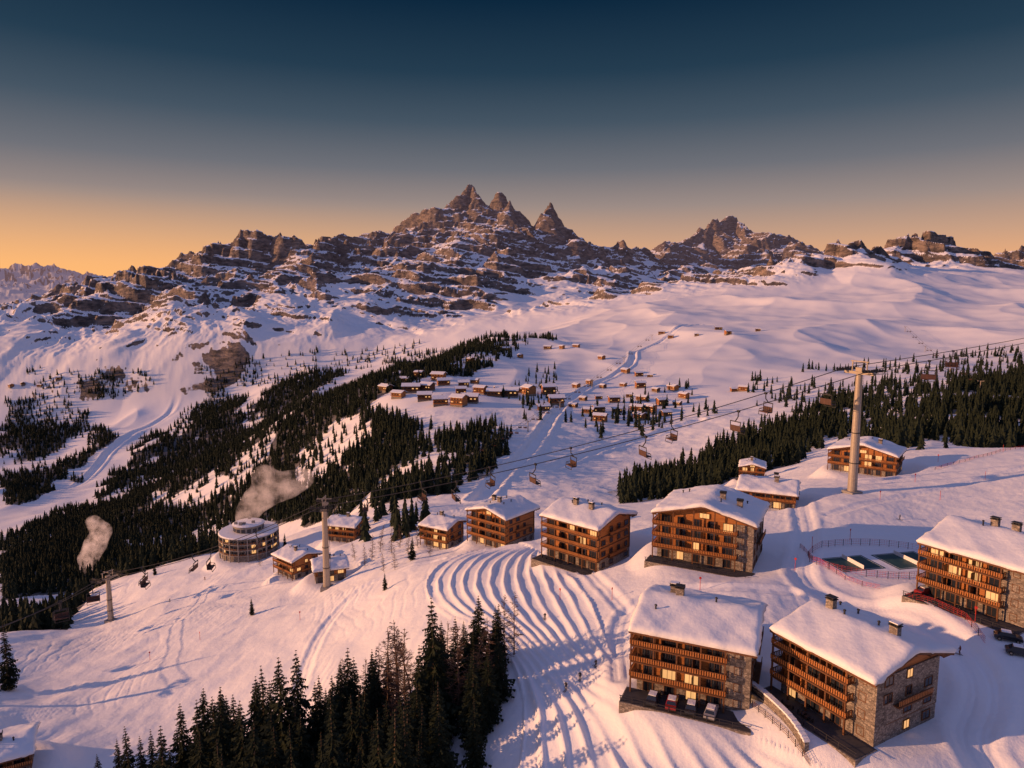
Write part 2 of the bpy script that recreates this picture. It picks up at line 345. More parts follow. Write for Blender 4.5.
def simple(name,c1,c2,scale,rough=.7,coord='Object',bump=0,bd=.02,metal=0,stretch=None,spec=.3):
    m,nt,b=newmat(name); tc=nt.nodes.new('ShaderNodeTexCoord'); v=tc.outputs[coord]
    if stretch:
        mp=nt.nodes.new('ShaderNodeMapping'); mp.inputs['Scale'].default_value=stretch; nt.links.new(v,mp.inputs[0]); v=mp.outputs[0]
    nn=noise(nt,v,scale,5); nt.links.new(mixc(nt,maprange(nt,nn,.3,.7),c1,c2),b.inputs['Base Color'])
    b.inputs['Roughness'].default_value=rough; b.inputs['Metallic'].default_value=metal; b.inputs['Specular IOR Level'].default_value=spec
    if bump:
        bp=N_(nt,'ShaderNodeBump'); bp.inputs['Strength'].default_value=bump; bp.inputs['Distance'].default_value=bd; nt.links.new(nn,bp.inputs['Height']); nt.links.new(bp.outputs[0],b.inputs['Normal'])
    return m
WOOD=simple('larch_cladding',(.27,.095,.030),(.50,.21,.065),1.2,.7,stretch=(.35,.35,6),bump=.4)
WOODD=simple('dark_timber',(.09,.038,.018),(.18,.08,.035),2,.7,stretch=(.6,.6,3))
NEED=simple('conifer_needles',(.010,.016,.011),(.028,.038,.022),.35,.85,spec=.1)
BARK=simple('bark',(.10,.065,.045),(.18,.12,.08),3,.9)
TWIG=simple('larch_twigs',(.09,.055,.04),(.16,.10,.07),1.5,.9)
STEEL=simple('galvanised_steel',(.34,.29,.23),(.42,.37,.30),1.5,.5,metal=.2)
DARKM=simple('dark_metal',(.03,.03,.035),(.05,.05,.055),3,.5,metal=.3)
CONC=simple('concrete',(.22,.21,.20),(.32,.30,.28),.8,.85)
RED=simple('red_net',(.45,.03,.025),(.6,.05,.04),2,.7)
ASPH=simple('asphalt',(.04,.04,.045),(.075,.07,.07),.6,.9)
COURT=simple('court_surface',(.02,.06,.065),(.035,.09,.085),.5,.6)
WHITEP=simple('white_paint',(.75,.75,.75),(.82,.82,.82),2,.5)
RUB=simple('rubber',(.02,.02,.02),(.03,.03,.03),5,.8)
SNOW,nt,b=newmat('roof_snow'); tc=nt.nodes.new('ShaderNodeTexCoord'); nn=noise(nt,tc.outputs['Object'],.45,6,.6)
nt.links.new(mixc(nt,nn,(.78,.80,.84),(.88,.88,.89)),b.inputs['Base Color']); b.inputs['Roughness'].default_value=.6
bp=N_(nt,'ShaderNodeBump'); bp.inputs['Strength'].default_value=.55; bp.inputs['Distance'].default_value=.4; nt.links.new(nn,bp.inputs['Height']); nt.links.new(bp.outputs[0],b.inputs['Normal'])
STONE,nt,b=newmat('rubble_stone'); tc=nt.nodes.new('ShaderNodeTexCoord'); vo=nt.nodes.new('ShaderNodeTexVoronoi'); vo.inputs['Scale'].default_value=1.9; mp=nt.nodes.new('ShaderNodeMapping'); mp.inputs['Scale'].default_value=(1,1,1.7); nt.links.new(tc.outputs['Object'],mp.inputs[0]); nt.links.new(mp.outputs[0],vo.inputs['Vector'])
sp_=nt.nodes.new('ShaderNodeSeparateColor'); nt.links.new(vo.outputs['Color'],sp_.inputs[0])
c_=mixc(nt,sp_.outputs[0],(.14,.115,.10),(.36,.31,.26)); vd=nt.nodes.new('ShaderNodeTexVoronoi'); vd.feature='DISTANCE_TO_EDGE'; vd.inputs['Scale'].default_value=1.9; nt.links.new(mp.outputs[0],vd.inputs['Vector'])
nt.links.new(mixc(nt,maprange(nt,vd.outputs['Distance'],.02,.07),(.08,.07,.06),c_),b.inputs['Base Color']); b.inputs['Roughness'].default_value=.9
GLASS,nt,b=newmat('window_glass'); b.inputs['Base Color'].default_value=(.02,.025,.035,1); b.inputs['Roughness'].default_value=.08; b.inputs['Specular IOR Level'].default_value=.6
LIT,nt,b=newmat('lit_window'); b.inputs['Base Color'].default_value=(.3,.2,.1,1); b.inputs['Emission Color'].default_value=(1,.50,.18,1); b.inputs['Emission Strength'].default_value=.9
def carpaint(n,c):
    m,nt,b=newmat(n); b.inputs['Base Color'].default_value=(*c,1); b.inputs['Roughness'].default_value=.3; b.inputs['Coat Weight'].default_value=.4; return m
# ------------------------------------------------------------------ mesh builder
class MB:
    def __init__(s): s.v=[];s.f=[];s.m=[]
    def poly(s,pts,faces,mi=0):
        o=len(s.v); s.v+= [tuple(p) for p in pts]
        for f in faces: s.f.append([o+i for i in f]); s.m.append(mi)
    def box(s,c,d,mi=0,rz=0):
        x,y,z=d[0]/2,d[1]/2,d[2]/2; cr,sr=math.cos(rz),math.sin(rz); pts=[]
        for k_ in (-z,z):
            for (a,b_) in ((-x,-y),(x,-y),(x,y),(-x,y)): pts.append((c[0]+a*cr-b_*sr,c[1]+a*sr+b_*cr,c[2]+k_))
        s.poly(pts,[(3,2,1,0),(4,5,6,7),(0,1,5,4),(1,2,6,5),(2,3,7,6),(3,0,4,7)],mi)
    def cyl(s,p0,p1,r0,r1,n_=8,mi=0,caps=True):
        p0=Vector(p0);p1=Vector(p1); d=(p1-p0).normalized(); a=d.orthogonal().normalized(); b_=d.cross(a); pts=[]
        for p,r in ((p0,r0),(p1,r1)):
            for i in range(n_):
                t=2*math.pi*i/n_; pts.append(p+a*(r*math.cos(t))+b_*(r*math.sin(t)))
        fs=[(i,(i+1)%n_,n_+(i+1)%n_,n_+i) for i in range(n_)]
        if caps: fs+= [tuple(range(n_))[::-1],tuple(range(n_,2*n_))]
        s.poly(pts,fs,mi)
    def mesh(s,name,mats,smooth=False):
        me=bpy.data.meshes.new(name); me.from_pydata([tuple(p) for p in s.v],[],s.f)
        for m in mats: me.materials.append(m)
        me.polygons.foreach_set('material_index',s.m)
        if smooth: me.polygons.foreach_set('use_smooth',[True]*len(s.f))
        me.update(); return me
    def obj(s,name,mats,parent=None,smooth=False,coll=None):
        o=bpy.data.objects.new(name,s.mesh(name,mats,smooth)); (coll or scene.collection).objects.link(o)
        if parent: o.parent=parent
        return o
def empty(name,loc,rz=0):
    e=bpy.data.objects.new(name,None); e.location=loc; e.rotation_euler=(0,0,rz); scene.collection.objects.link(e); return e
# ------------------------------------------------------------------ chalets
def snowcap(mb,hx,hy,topf,th,mi=0,seed=0,nx=34,ny=28):
    r=random.Random(seed); ph=[r.uniform(0,6) for _ in range(8)]
    pts=[]
    def sp_pts(h,n_):
        t=[-1+2*i/(n_-1) for i in range(n_)]; return [h*math.sin(a*math.pi/2)*.6+h*a*.4 for a in t]
    xs=sp_pts(hx,nx); ys=sp_pts(hy,ny)
    for i,x in enumerate(xs):
        for j,y in enumerate(ys):
            de=max(0,min(hx-abs(x),hy-abs(y))); t=th*(.30+.70*math.sqrt(max(0,1-(1-min(1,de/1.0))**2)))
            w=.22*math.sin(x*.6+ph[0])*math.sin(y*.5+ph[1])+.12*math.sin(x*1.3+ph[2]+y*.4)*math.sin(y*1.1+ph[3])+.06*math.sin(x*2.9+ph[6])*math.sin(y*2.5+ph[7])
            ex=(.16*math.sin(y*1.1+ph[4])+.1*math.sin(y*2.7+ph[2])+.12) if i in (0,nx-1) else 0
            ey=(.16*math.sin(x*1.1+ph[5])+.1*math.sin(x*2.7+ph[3])+.12) if j in (0,ny-1) else 0
            pts.append((x+math.copysign(abs(ex),x),y+math.copysign(abs(ey),y),topf(x,y)+t+w*th))
    nn=len(pts); f=[]
    for i in range(nx-1):
        for j in range(ny-1): f.append((i*ny+j,(i+1)*ny+j,(i+1)*ny+j+1,i*ny+j+1))
    rim=[i*ny for i in range(nx)]+[(nx-1)*ny+j for j in range(1,ny)]+[i*ny+ny-1 for i in range(nx-2,-1,-1)]+[j for j in range(ny-2,0,-1)]
    for k_ in rim:
        p=pts[k_]; x=max(-hx,min(hx,p[0]))*.995; y=max(-hy,min(hy,p[1]))*.995; pts.append((x,y,topf(x,y)+.02))
    m_=len(rim)
    for a in range(m_): b_=(a+1)%m_; f.append((rim[a],nn+a,nn+b_,rim[b_]))
    mb.poly(pts,f,mi)
def chalet(name,key,rot,Lx,Dy,ns,ridge='x',seed=0,terrace=True,hs=2.95,dz=0,stone_right=True,chim=2,bal=True):
    r=random.Random(seed); x0,y0,z0,_=SITES[key]
    e=empty(name,(x0*S,y0*S,z0*S+dz),math.radians(rot))
    H=ns*hs; p=.26; hx,hy=Lx/2,Dy/2
    half=hy if ridge=='x' else hx
    def rz(x,y): return H+p*(half-abs(y if ridge=='x' else x))
    w=MB()
    w.box((0,0,(hs-6)/2),(Lx+.3,Dy+.3,hs+6),1)
    zt=hs
    if ridge=='x':
        prof=[(-hy,zt),(hy,zt),(hy,H),(0,H+p*hy),(-hy,H)]
        pts=[(-hx,a,b_) for a,b_ in prof]+[(hx,a,b_) for a,b_ in prof]
    else:
        prof=[(hx,zt),(-hx,zt),(-hx,H),(0,H+p*hx),(hx,H)]
        pts=[(a,-hy,b_) for a,b_ in prof]+[(a,hy,b_) for a,b_ in prof]
    w.poly(pts,[(4,3,2,1,0),(5,6,7,8,9)]+[(i,(i+1)%5,5+(i+1)%5,5+i) for i in range(5)],0)
    if stone_right:
        w.box((hx-2.2,0,(hs+H-.6)/2+.1),(4.9,Dy+.24,H-.6-hs),1)
        w.box((hx-1.5,-hy+1.2,H*.5-.2),(3.5,2.9,H-.5),1)
    for k_ in range(1,ns): w.box((0,0,k_*hs),(Lx+.42,Dy+.42,.22),2)
    for sx in (-1,1):
        for sy in (-1,1): w.box((sx*hx,sy*hy,(hs+H)/2-.05),(.42,.42,H-hs-.2),2)
    w.obj('walls',[WOOD,STONE,WOODD],e)
    g=MB(); fr_=MB()
    def win(side,s_,zc,ww,hh,lit):
        mi=1 if lit else 0; off=.17
        if side in 'fb':
            sg=-1 if side=='f' else 1; Yc=sg*(hy+off)
            g.box((s_,Yc,zc),(ww,.06,hh),mi)
            for a in (-1,1): fr_.box((s_+a*(ww/2+.05),Yc+sg*.03,zc),(.12,.14,hh+.24))
            fr_.box((s_,Yc+sg*.032,zc+hh/2+.06),(ww-.03,.14,.12)); fr_.box((s_,Yc+sg*.032,zc-hh/2-.06),(ww-.03,.16,.12))
            nm=max(1,int(ww/1.1))
            for k_ in range(1,nm+1): fr_.box((s_-ww/2+ww*k_/(nm+1),Yc+sg*.034,zc),(.07,.08,hh-.02))
        else:
            sg=-1 if side=='l' else 1; Xc=sg*(hx+off+(.1 if side=='r' and stone_right else 0))
            g.box((Xc,s_,zc),(.06,ww,hh),mi)
            for a in (-1,1): fr_.box((Xc+sg*.03,s_+a*(ww/2+.05),zc),(.14,.12,hh+.24))
            fr_.box((Xc+sg*.032,s_,zc+hh/2+.06),(.14,ww-.03,.12)); fr_.box((Xc+sg*.032,s_,zc-hh/2-.06),(.16,ww-.03,.12))
            fr_.box((Xc+sg*.034,s_,zc),(.08,.07,hh-.02))
    for k_ in range(ns):
        zc=k_*hs+1.45; nf=max(3,int(Lx/3.6))
        for i in range(nf):
            s_=-hx+Lx*(i+.5)/nf
            if stone_right and s_>hx-3.6: win('f',s_+.1,zc,1.1,1.3,r.random()<.1)
            else: win('f',s_,zc-.1,r.choice((1.7,2.3,2.5)),2.15,r.random()<.16)
            if r.random()<.9: win('b',s_,zc,1.3,1.3,r.random()<.1)
        ng=max(2,int(Dy/3.9))
        for i in range(ng):
            s_=-hy+Dy*(i+.5)/ng
            if r.random()<.88: win('r',s_,zc+.05,1.35 if r.random()<.6 else 1.9,1.35,r.random()<.12)
            if r.random()<.9: win('l',s_,zc,1.5,1.5,r.random()<.12)
    if ridge=='y': win('f',0,H+.55,2.4,1.2,True)
    g.obj('window_glass',[GLASS,LIT],e); fr_.obj('window_frames',[WOODD],e)
    dp=1.7
    if bal:
        bb=MB()
        xe=hx-3.6 if stone_right else hx+.6
        def rail_x(xa,xb,y,z):
            c=(xa+xb)/2; l=xb-xa
            bb.box((c,y,z+1.06),(l,.14,.09),1); bb.box((c,y,z+.16),(l,.09,.08),1)
            nb=int(l/.42)
            for i in range(nb+1): bb.box((xa+l*i/max(1,nb),y,z+.60),(.25,.04,.80),0)
        def rail_y(x,ya,yb,z):
            c=(ya+yb)/2; l=yb-ya
            bb.box((x,c,z+1.06),(.14,l,.09),1); bb.box((x,c,z+.16),(.09,l,.08),1)
            nb=int(l/.42)
            for i in range(nb+1): bb.box((x,ya+l*i/max(1,nb),z+.60),(.04,.25,.80),0)
        for k_ in range(1,ns):
            z=k_*hs; xa=-hx-1.1
            bb.box(((xa+xe)/2,-hy-.2-dp/2,z-.02),(xe-xa,dp,.24),1); rail_x(xa,xe,-hy-.14-dp,z+.1)
            rail_y(xe,-hy-.1-dp,-hy-.25,z+.1)
            bb.box((-hx-.75,-hy*.15-.1,z-.023),(1.05,hy*1.7,.23),1); rail_y(-hx-1.2,-hy-.1-dp,hy*.7,z+.1)
            for t in (.33,.66): bb.box((xa+(xe-xa)*t,-hy-.2-dp/2,z+1.25),(.08,dp-.1,2.2),1)
            if (k_+seed)%2==0: 
                bb.box((hx+.85,.5,z-.023),(1.0,hy*1.1,.23),1); rail_y(hx+1.3,.5-hy*.55,.5+hy*.55,z+.1)
        npst=max(4,int((xe+hx)/4.2))
        for i in range(npst+1):
            xx=-hx-1.0+(xe-.2+hx+1.0)*i/npst; yy=-hy-1.65
            bb.box((xx,yy,(rz(xx,yy)-.1)/2),(.26,.26,rz(xx,yy)-.15),1)
        bb.obj('balconies',[WOOD,WOODD],e)
    ro=MB(); ox,oy=(1.3,2.3)
    ex,ey=hx+ox,hy+oy
    def top(x,y): return rz(x,y)+.42
    if ridge=='x':
        pr=[(-ey,top(0,-ey)),(0,top(0,0)),(ey,top(0,ey)),(ey,top(0,ey)-.36),(0,top(0,0)-.36),(-ey,top(0,-ey)-.36)]
        pts=[(-ex,a,b_) for a,b_ in pr]+[(ex,a,b_) for a,b_ in pr]
    else:
        pr=[(ex,top(ex,0)),(0,top(0,0)),(-ex,top(-ex,0)),(-ex,top(-ex,0)-.36),(0,top(0,0)-.36),(ex,top(ex,0)-.36)]
        pts=[(a,-ey,b_) for a,b_ in pr]+[(a,ey,b_) for a,b_ in pr]
    ro.poly(pts,[(5,4,1,0),(4,3,2,1),(6,7,10,11),(7,8,9,10)]+[(i,(i+1)%6,6+(i+1)%6,6+i) for i in range(6)],0)
    for c in (-.92,-.5,0,.5,.92):
        if ridge=='x': yy=c*hy; ro.box((0,yy,rz(0,yy)-.16),(2*ex-.3,.26,.32),0)
        else: xx=c*hx; ro.box((xx,0,rz(xx,0)-.16),(.26,2*ey-.3,.32),0)
    nrf=int((2*ex if ridge=='x' else 2*ey)/1.3)
    for i in range(nrf):
        for sg in (-1,1):
            if ridge=='x':
                xx=-ex+.5+(2*ex-1)*i/(nrf-1); yy=sg*(hy+oy/2); ro.box((xx,yy,rz(xx,yy)-.12),(.16,oy-.2,.5),0)
            else:
                yy=-ey+.5+(2*ey-1)*i/(nrf-1); xx=sg*(hx+ox/2); ro.box((xx,yy,rz(xx,yy)-.12),(ox-.2,.16,.45),0)
    ro.obj('roof',[WOODD],e)
    sn=MB(); snowcap(sn,ex+.08,ey+.08,lambda x,y: rz(x,y)+.42,.95,0,seed); sn.obj('roof_snow',[SNOW],e,smooth=True)
    ch=MB()
    for i in range(chim):
        cx=r.uniform(-.7,.7)*hx; cy=r.uniform(-.35,.35)*hy; zt=rz(cx,cy)
        ch.box((cx,cy,zt+1.4),(1.4,1.1,2.9),0); ch.box((cx,cy,zt+2.93),(1.7,1.4,.14),1)
        for a in (-.5,.5): ch.box((cx+a,cy,zt+3.12),(.14,1.0,.25),1)
        ch.box((cx,cy,zt+3.30),(1.7,1.4,.10),1)
        if r.random()<.6: ch.box((cx,cy,zt+3.43),(1.5,1.2,.15),2)
    for i in range(4):
        cx=r.uniform(-.8,.8)*hx; cy=r.uniform(-.6,.6)*hy; zt=rz(cx,cy); ch.cyl((cx,cy,zt),(cx,cy,zt+2.0),.16,.16,8,1); ch.cyl((cx,cy,zt+2.0),(cx,cy,zt+2.2),.28,.2,8,1)
    ch.obj('chimneys',[STONE,DARKM,SNOW],e)
    if terrace:
        te=MB(); te.box((-.5,-hy-2.9,-1.9),(Lx+3,5.2,4.0),0); te.box((-.5,-hy-2.9,.13),(Lx+2.6,4.8,.08),1)
        for i in range(int(Lx/2)+1): te.box((-hx-1.8+i*2.1,-hy-5.3,.65),(.1,.1,1.1),2)
        te.box((-.5,-hy-5.3,1.2),(Lx+3,.12,.08),2); te.box((-.5,-hy-5.3,.7),(Lx+3,.05,.05),2)
        if key!='A':
            for i in range(3):
                xx=r.uniform(-hx,hx-4); te.cyl((xx,-hy-3.4,.17),(xx,-hy-3.4,.85),.06,.06,6,2); te.cyl((xx,-hy-3.4,.85),(xx,-hy-3.4,.92),.55,.55,12,2)
                for a in (-.9,.9): te.box((xx+a,-hy-3.4,.42),(.45,.45,.06),2); te.box((xx+a*1.2,-hy-3.4,.7),(.05,.45,.6),2)
        te.obj('terrace',[STONE,ASPH,DARKM],e)
    return e
chalet('timber_chalet','A',-24,19,16,4,'x',1,hs=3.0)
chalet('timber_chalet','B',-62,17,15.5,4,'x',2,hs=2.85)
chalet('timber_chalet','C3',-42,19,16,4,'x',3,hs=3.3,stone_right=False)
chalet('timber_chalet','C4',-28,24,17,4,'y',4,hs=3.1)
chalet('timber_chalet','C5',-58,18,19,4,'x',5,hs=2.9)
chalet('timber_chalet','C2',-40,18,16,4,'y',6,hs=3.1,terrace=False,stone_right=False)
chalet('timber_chalet','C1',-30,12,11,3,'x',7,terrace=False,stone_right=False,chim=1)
chalet('timber_chalet','C6',-38,24,16,3,'y',8,terrace=False,stone_right=False)
chalet('timber_chalet','C7',-25,18,15,2,'x',9,terrace=False,stone_right=False)
chalet('timber_chalet','C8',-20,12,11,3,'y',10,terrace=False,stone_right=False,chim=1)
chalet('timber_chalet','s1',-40,14,12,3,'x',11,terrace=False,stone_right=False,chim=1)
chalet('timber_chalet','s2',20,12,10,2,'x',12,terrace=False,stone_right=False,chim=1,bal=False)
chalet('timber_chalet','s3',-15,16,12,3,'x',13,terrace=False,stone_right=False,chim=1)
chalet('timber_chalet','bl',30,12,9,2,'x',14,terrace=False,stone_right=False,chim=1)
def hotel():
    x,y,z,_=SITES['hotel']; e=empty('round_hotel',(x*S,y*S,z*S)); R=14.5
    w=MB(); w.cyl((0,0,-6),(0,0,3.5),R+.4,R+.4,40,1)
    w.cyl((0,0,3.5),(0,0,13),R,R,40,0)
    for k_ in range(4): w.cyl((0,0,3.4+k_*3.1),(0,0,3.75+k_*3.1),R+1.6,R+1.6,40,2)
    w.cyl((0,0,13.05),(0,0,17),R*.55,R*.55,32,0); w.cyl((0,0,17),(0,0,17.3),R*.6,R*.6,32,2)
    for i in range(20):
        t=2*math.pi*i/20; w.box((math.cos(t)*(R+1.3),math.sin(t)*(R+1.3),6.5),(.5,.5,13),0,t)
    w.obj('walls',[CONC,STONE,CONC],e)
    g=MB(); r=random.Random(4)
    for k_ in range(3):
        for i in range(30):
            t=2*math.pi*i/30; g.box((math.cos(t)*(R+.05),math.sin(t)*(R+.05),5.2+k_*3.1),(.3,2.1,1.9),1 if r.random()<.25 else 0,t)
    for i in range(16):
        t=2*math.pi*i/16; g.box((math.cos(t)*R*.55,math.sin(t)*R*.55,14.9),(.3,2,1.9),0,t)
    g.obj('windows',[GLASS,LIT],e)
    b_=MB()
    for k_ in range(3):
        zz=3.75+k_*3.1
        for i in range(60):
            t=2*math.pi*i/60; b_.box((math.cos(t)*(R+1.5),math.sin(t)*(R+1.5),zz+.5),(.06,1.3,.9),0,t)
    b_.obj('balcony_rails',[WOODD],e)
    s_=MB(); s_.cyl((0,0,13.05),(0,0,13.6),R+1.5,R+1.1,40); s_.cyl((0,0,17.3),(0,0,17.9),R*.6,R*.5,32)
    s_.obj('roof_snow',[SNOW],e)
    m=MB(); 
    for i in range(6): m.box((r.uniform(-6,6),r.uniform(-6,6),18),(1.5,1.2,2.2),0)
    m.obj('roof_plant',[CONC],e)
hotel()
print('buildings',time.time()-T0)
# ------------------------------------------------------------------ distant hamlet chalets
def hut(seed):
    r=random.Random(seed); m=MB(); L_,D_,H_=14,10,7+seed%2*2
    m.box((0,0,-1),(L_+.2,D_+.2,5),1); hy=D_/2; prof=[(-hy,1.5),(hy,1.5),(hy,H_),(0,H_+2),(-hy,H_)]
    pts=[(-L_/2,a,b_) for a,b_ in prof]+[(L_/2,a,b_) for a,b_ in prof]
    m.poly(pts,[(4,3,2,1,0),(5,6,7,8,9)]+[(i,(i+1)%5,5+(i+1)%5,5+i) for i in range(5)],0)
    for k_ in range(2):
        m.box((0,-hy-.7,3+k_*2.8),(L_+1,1.4,.2),2); m.box((0,-hy-1.35,3.6+k_*2.8),(L_+1,.08,.9),2)
        for i in range(4): m.box((-5+i*3.4,-hy-.03,4.2+k_*2.6),(1.6,.1,1.5),3 if r.random()<.3 else 4); m.box((-L_/2-.03,-3+i*2,4.2+k_*2.6),(.1,1,1.2),4)
    for sg in (-1,1):
        c=[(0,H_+2.2),(sg*(hy+1.6),H_+2.2-.4*(hy+1.6))]
        q_=[(x,yy,zz+dz) for dz in (0,.25) for x in (-L_/2-1.2,L_/2+1.2) for yy,zz in c]
        m.poly(q_,[(0,1,3,2),(4,6,7,5),(0,4,5,1),(2,3,7,6),(0,2,6,4),(1,5,7,3)],2)
        q_=[(x,yy,zz+dz) for dz in (.26,.8) for x in (-L_/2-1.2,L_/2+1.2) for yy,zz in c]
        m.poly(q_,[(0,1,3,2),(4,6,7,5),(0,4,5,1),(2,3,7,6),(0,2,6,4),(1,5,7,3)],5)
    m.box((2,1.5,H_+2),(1,1,2.5),1)
    return m.mesh('hamlet_chalet_mesh',[WOODD if seed==2 else WOOD,STONE,WOODD,LIT,GLASS,SNOW])
HM=[hut(i) for i in range(3)]
HP=[(405,383),(420,378),(430,392),(445,385),(458,396),(466,387),(474,384),(482,393),(425,401),(440,405),(456,407),(470,404),(492,397),(502,394),(512,396),(522,393),(531,396),(545,411),(556,403),(549,395),(388,392),(400,399),(436,380),(414,391),
(577,388),(592,385),(606,389),(621,386),(641,389),(656,393),(671,391),(686,398),(581,400),(597,399),(612,401),(628,398),(645,401),(662,404),(679,406),(586,412),(601,412),(617,413),(634,411),(652,413),(668,415),(640,420),(600,420),(575,408),
(627,373),(639,376),(650,377),(736,393),(742,391),(695,337),(660,334),(671,338),(548,349),(574,346),(560,350),(720,331),(42,386),(56,381),(20,384),(12,388),(520,358),(505,352),(604,360),(730,335),(760,330),(455,366),(470,362)]
for i,(a,b_) in enumerate(HP):
    a+=random.uniform(-3,3); b_+=random.uniform(-1.5,1.5)
    x,y,z=hit(a,b_,500,3000); o=bpy.data.objects.new('hamlet_chalet',HM[i%3]); scene.collection.objects.link(o)
    o.location=(x*S,y*S,z*S); o.rotation_euler=(0,0,math.radians(random.uniform(-60,20))); s_=random.uniform(.7,1.15)*(1.3 if b_>370 and a<570 else .85); o.scale=(s_*random.uniform(.9,1.3),s_,s_)
# ------------------------------------------------------------------ trees
def conifer(seed,H=20,whorls=34,per=9):
    r=random.Random(seed); m=MB(); m.cyl((0,0,-1.5),(0,0,H*.97),H*.016,.03,6,1,False)
    Rm=H*r.uniform(.15,.20)
    for k_ in range(whorls):
        f=k_/(whorls-1); z=H*(.05+.93*f**.95); R=Rm*((1-f)**.85)*(.75+.45*r.random())+.10*H/20
        if f<.08: R*=.75
        nb=max(4,int(per*(1-.35*f)))
        for i in range(nb):
            if r.random()<.10: continue
            az=2*math.pi*(i+r.random()*.8)/nb+k_*1.3; l=R*r.uniform(.7,1.2); dr=r.uniform(.15,.42)
            ca_,sa_=math.cos(az),math.sin(az); ns=4
            for j in range(ns):
                t=j/ns; d=l*t; zz=z+.10*l*t-dr*l*t*t*1.5+ (.12*l*t**4)
                px_,py_=ca_*d,sa_*d
                wd=l*.34*(1-t)**.7*(1 if j else .4)+.08
                for sg in (-1,1):
                    aa=az+sg*r.uniform(.6,.95); tl=wd*r.uniform(1.0,1.7)
                    tx,ty=px_+math.cos(aa)*tl,py_+math.sin(aa)*tl
                    bx,by=ca_*(d+l*.27),sa_*(d+l*.27)
                    m.poly([(px_,py_,zz+.04),(bx,by,zz-.02),(tx,ty,zz-tl*r.uniform(.25,.6))],[(0,1,2)],0)
                    m.poly([(px_,py_,zz),(bx,by,zz),((tx+bx)/2,(ty+by)/2,zz-tl*r.uniform(.6,1.0))],[(0,1,2)],0)
    return m.mesh('conifer_mesh',[NEED,BARK])
def farcon(seed,H=18):
    r=random.Random(seed); m=MB(); R=H*r.uniform(.14,.19); m.cyl((0,0,-2),(0,0,H*.2),.35,.3,5,1,False)
    nl=7
    for k_ in range(nl):
        f=k_/nl; z0=H*(.06+.86*f); rr_=R*(1-f)**.8*r.uniform(.8,1.2)+.2; z1=z0+H*.24*(1-.35*f); nn=9
        pts=[(r.uniform(-.2,.2),r.uniform(-.2,.2),min(z1,H))]
        for i in range(nn):
            t=2*math.pi*i/nn+k_; a=rr_*(r.uniform(.5,.75) if i%2 else r.uniform(.9,1.35)); pts.append((math.cos(t)*a,math.sin(t)*a,z0-(0 if i%2 else .06*H*(1-f))+r.uniform(-.3,.3)))
        m.poly(pts,[(0,i+1,(i+1)%nn+1) for i in range(nn)],0)
    return m.mesh('far_conifer_mesh',[NEED,BARK])
def larch(seed,H=18):
    r=random.Random(seed); m=MB()
    cur=Vector((0,0,-1)); d=Vector((r.uniform(-.04,.04),r.uniform(-.04,.04),1)); pts=[cur.copy()]
    for i in range(8): cur=cur+d*(H+1)/8; d=(d+Vector((r.uniform(-.05,.05),r.uniform(-.05,.05),0))).normalized(); pts.append(cur.copy())
    for i in range(8): m.cyl(pts[i],pts[i+1],H*.011*(1-i/8)+.03,H*.011*(1-(i+1)/8)+.03,5,0,False)
    for k_ in range(90):
        f=.15+.83*(k_/90); seg=min(7,int(f*8)); p=pts[seg].lerp(pts[seg+1],f*8-seg)
        l=H*.17*(1-f)**.7*r.uniform(.6,1.2)+.3; az=r.uniform(0,6.28); up_=r.uniform(.0,.5)
        dv_=Vector((math.cos(az),math.sin(az),up_)).normalized(); q_=p+dv_*l
        m.cyl(p,q_,.06*(1-f)+.028,.022,3,0,False)
        for j in range(12):
            t=r.uniform(.25,1); pp=p.lerp(q_,t); dd=(dv_*.7+Vector((r.uniform(-1,1),r.uniform(-1,1),r.uniform(-.6,.5)))).normalized()
            m.cyl(pp,pp+dd*l*.34*r.uniform(.5,1.2),.028,.014,3,0,False)
    return m.mesh('bare_larch_mesh',[TWIG])
CM=[conifer(i,20) for i in range(5)]; LM=[larch(50+i) for i in range(4)]
CTr=[(478,690,85),(497,668,58),(437,745,132),(455,705,80),(420,765,110),(372,738,80),(350,772,112),(300,792,128),(318,778,88),(335,768,86),(286,802,132),(270,800,122),(257,792,106),(240,800,98),(222,802,92),(206,792,95),(186,800,88),(165,806,58),(146,810,68),(125,812,70),(102,816,58),(380,800,70),(405,802,98),(360,812,92),(472,745,88),(488,725,70),(465,675,50),(500,700,60),(428,735,70),
(252,615,16),(155,575,12),(385,590,16),(412,560,22),(10,690,60),(285,548,14)]
CTr=[(a,b_,h*1.12) for a,b_,h in CTr]
rt=random.Random(5)
fpoly=[(110,815),(180,790),(250,772),(330,748),(400,712),(455,678),(500,672),(503,705),(488,745),(470,800),(420,860),(180,860)]
k_=0
while k_<95:
    a=rt.uniform(110,505); b_=rt.uniform(670,860)
    if bool(inpoly(np.array([a]),np.array([b_]),fpoly)[0]): CTr.append((a,b_,rt.uniform(.6,1.25)*(62+ (b_-670)*.34))); k_+=1
for i,(a,b_,h) in enumerate(CTr):
    x,y,z=hit(a,b_,50,900); hu=h*(y*CT-z*ST)/FP*1.06
    o=bpy.data.objects.new('conifer_tree',CM[i%5]); scene.collection.objects.link(o); s_=hu*S/20
    wsc=random.uniform(.8,1.2); o.location=(x*S,y*S,z*S-.2); o.scale=(s_*wsc,s_*wsc,s_); o.rotation_euler=(random.uniform(-.03,.03),random.uniform(-.03,.03),random.uniform(0,6.28))
